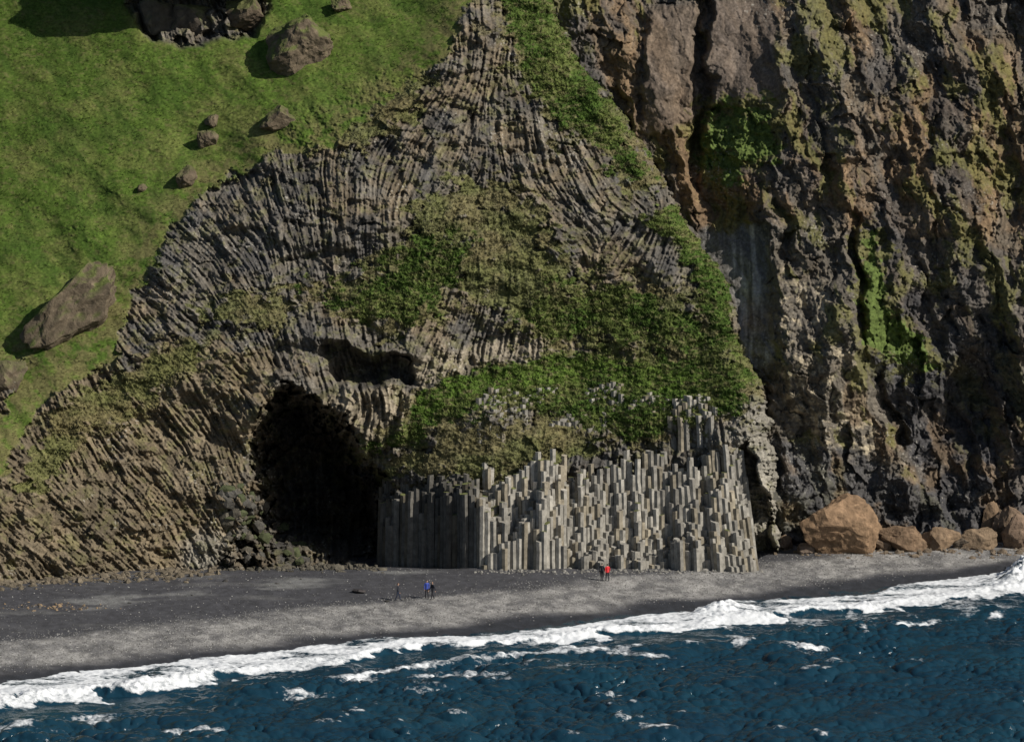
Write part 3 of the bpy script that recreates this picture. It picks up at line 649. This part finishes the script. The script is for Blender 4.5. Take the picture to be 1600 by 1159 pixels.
# ------------------------------------------------------------ people
def flat(name,col,rough=.8):
    m=bpy.data.materials.new(name); m.use_nodes=True; nt=m.node_tree; b=nt.nodes['Principled BSDF']
    nz=N(nt,'ShaderNodeTexNoise',Scale=14.,Detail=3.0); tc=N(nt,'ShaderNodeTexCoord'); nt.links.new(tc.outputs['Object'],nz.inputs['Vector'])
    mx=N(nt,'ShaderNodeMix',data_type='RGBA'); mx.inputs[6].default_value=tuple(c*.75 for c in col)+(1,); mx.inputs[7].default_value=tuple(min(1,c*1.2) for c in col)+(1,)
    nt.links.new(nz.outputs['Fac'],mx.inputs[0]); nt.links.new(mx.outputs[2],b.inputs['Base Color']); b.inputs['Roughness'].default_value=rough
    return m
skin=flat('skin',(.45,.28,.2),.6); hair=flat('hair',(.03,.02,.015)); shoe=flat('boots',(.02,.02,.02))
def person(loc,face,jacket,trousers,stride=.25,armsw=.3,h=1.74):
    s=h/1.74
    V_=[];Rr=[];Ed=[]
    def add(p,r): V_.append(tuple(c*s for c in p)); Rr.append(r*s if not isinstance(r,tuple) else tuple(a*s for a in r)); return len(V_)-1
    pel=add((0,0,.95),(.165,.115)); wa=add((0,0,1.08),(.15,.105)); ch=add((0,-.01,1.28),(.185,.125)); sh=add((0,0,1.41),(.12,.09)); ne=add((0,0,1.46),.058); hd=add((0,-.01,1.53),.055)
    Ed+=[(pel,wa),(wa,ch),(ch,sh),(sh,ne),(ne,hd)]
    hands=[]
    for sd in (-1,1):
        st=stride*sd
        hip=add((.095*sd,0,.88),(.10,.10)); kn=add((.10*sd,-.35*st-.03,.49),.066); an=add((.105*sd,-.9*st+ (.0 if st>0 else .03),.09),.045); to=add((.12*sd,-.9*st-.17,.045),.04)
        Ed+=[(pel,hip),(hip,kn),(kn,an),(an,to)]
        so=add((.19*sd,0,1.39),.070); el=add((.25*sd,.03+armsw*sd*.25,1.12),.052); wr=add((.25*sd,-.06+armsw*sd*.6,.88),.034); pa=add((.25*sd,-.075+armsw*sd*.66,.81),(.040,.024))
        Ed+=[(sh,so),(so,el),(el,wr),(wr,pa)]
        hands.append((.25*sd*s,(-.075+armsw*sd*.66)*s,.80*s))
        bx_,by_,bz_=.25*sd,-.08+armsw*sd*.67,.79
        for f in range(4):
            o=(f-1.5)*.019; l=[.06,.072,.068,.052][f]
            a0=add((bx_,by_+o,bz_),.010); a1=add((bx_-.006*sd,by_+o*1.05,bz_-l*.55),.009); a2=add((bx_-.022*sd,by_+o*1.05,bz_-l),.008)
            Ed+=[(pa,a0),(a0,a1),(a1,a2)]
        t0=add((bx_-.01*sd,by_-.04,bz_+.025),.011); t1=add((bx_-.025*sd,by_-.055,bz_-.015),.009); Ed+=[(pa,t0),(t0,t1)]
    me=bpy.data.meshes.new('pm'); me.from_pydata(V_,Ed,[]); ob=bpy.data.objects.new('tmp',me); sc.collection.objects.link(ob)
    m1=ob.modifiers.new('s','SKIN'); m1.use_smooth_shade=True
    for i,r in enumerate(Rr):
        me.skin_vertices[0].data[i].radius=r if isinstance(r,tuple) else (r,r)
    me.skin_vertices[0].data[0].use_root=True
    m2=ob.modifiers.new('u','SUBSURF'); m2.levels=1; m2.render_levels=1
    dg=bpy.context.evaluated_depsgraph_get(); mb=bpy.data.meshes.new_from_object(ob.evaluated_get(dg))
    bpy.data.objects.remove(ob)
    import bmesh
    bm=bmesh.new(); bm.from_mesh(mb)
    for f in bm.faces:
        c=f.calc_center_median()/s; f.smooth=True
        if c.z<.10: f.material_index=2
        elif any((f.calc_center_median()-Vector(hh)).length<.105*s for hh in hands) and c.z<.86: f.material_index=3
        elif c.z>1.475: f.material_index=3
        elif c.z<.86 or (c.z<.9 and abs(c.x)<.2): f.material_index=1
        else: f.material_index=0
    r=bmesh.ops.create_uvsphere(bm,u_segments=24,v_segments=18,radius=1.0)
    hc=Vector((0,-.015,1.625))*s
    for v in r['verts']:
        p=v.co.copy(); x=p.x*.076;y_=p.y*.095;z_=p.z*.118
        if p.z<0: x*=1-.25*(-p.z); y_*=1-.12*(-p.z)
        if p.y<-.75 and abs(p.x)<.28 and -.35<p.z<.12: y_-=.022*(1-abs(p.x)/.28)*(1-(p.z+.35)/.6)
        if p.y<-.6 and .05<p.z<.2 and .15<abs(p.x)<.55: y_+=.008
        if p.y<-.7 and -.52<p.z<-.42: y_+=.005
        v.co=Vector((x,y_,z_))*s+hc
    hv=set(r['verts'])
    for f in bm.faces:
        if all(v in hv for v in f.verts):
            f.smooth=True; c=(f.calc_center_median()-hc)/s
            f.material_index=4 if (c.z>.055 or (c.y>.01 and c.z>-.06)) else 3
            if c.y<-.075 and .005<c.z<.022 and .02<abs(c.x)<.045: f.material_index=4
    for sd in (-1,1):
        r2=bmesh.ops.create_icosphere(bm,subdivisions=1,radius=1.0)
        for v in r2['verts']:
            v.co=Vector((v.co.x*.012+.078*sd,v.co.y*.018+.005,v.co.z*.03))*s+hc
            for f in v.link_faces: f.material_index=3
    mb2=bpy.data.meshes.new('person'); bm.to_mesh(mb2); bm.free()
    for m in (jacket,trousers,shoe,skin,hair): mb2.materials.append(m)
    o=bpy.data.objects.new('person',mb2); sc.collection.objects.link(o)
    o.location=loc; o.rotation_euler=(0,0,face); return o
jk_d=flat('dark_jacket',(.012,.015,.024)); jk_b=flat('blue_jacket',(.03,.06,.32)); jk_r=flat('red_jacket',(.60,.02,.025)); tr_d=flat('dark_trousers',(.010,.011,.016)); tr_b=flat('denim',(.02,.03,.06))
person(on_beach(622,938),R_(70),jk_d,tr_b,.25,.3,1.82)
person(on_beach(667,934),R_(15),jk_b,tr_d,.12,.1,1.85)
person(on_beach(676,936.5),R_(-60),jk_d,tr_d,.25,.35,1.88)
person(on_beach(940.5,907),R_(160),jk_d,tr_d,.08,.1,1.88)
person(on_beach(949,907.5),R_(200),jk_r,tr_d,.1,.1,1.82)
# ------------------------------------------------------------ light, world, camera
to_sun=Vector((.70,-.40,.60)).normalized()
sun=bpy.data.lights.new('sun','SUN'); sun.energy=5.0; sun.angle=R_(.53); sun.color=(1,.94,.84)
so=bpy.data.objects.new('sun',sun); sc.collection.objects.link(so); so.rotation_euler=to_sun.to_track_quat('Z','Y').to_euler()
w=bpy.data.worlds.new('World'); sc.world=w; w.use_nodes=True; nt=w.node_tree
sky=nt.nodes.new('ShaderNodeTexSky'); sky.sky_type='NISHITA'; sky.sun_disc=False
sky.sun_elevation=math.asin(to_sun.z); sky.sun_rotation=math.atan2(to_sun.x,to_sun.y)
nt.links.new(sky.outputs[0],nt.nodes['Background'].inputs[0]); nt.nodes['Background'].inputs[1].default_value=.063
cam=bpy.data.cameras.new('camera'); co=bpy.data.objects.new('camera',cam); sc.collection.objects.link(co)
cam.sensor_width=36; cam.lens=36*F/1600; cam.clip_start=1; cam.clip_end=20000
co.location=(0,CY,CZ); co.rotation_euler=(math.pi/2-pitch,0,0); sc.camera=co
sc.view_settings.view_transform='Standard'; sc.view_settings.look='None'; sc.view_settings.exposure=0
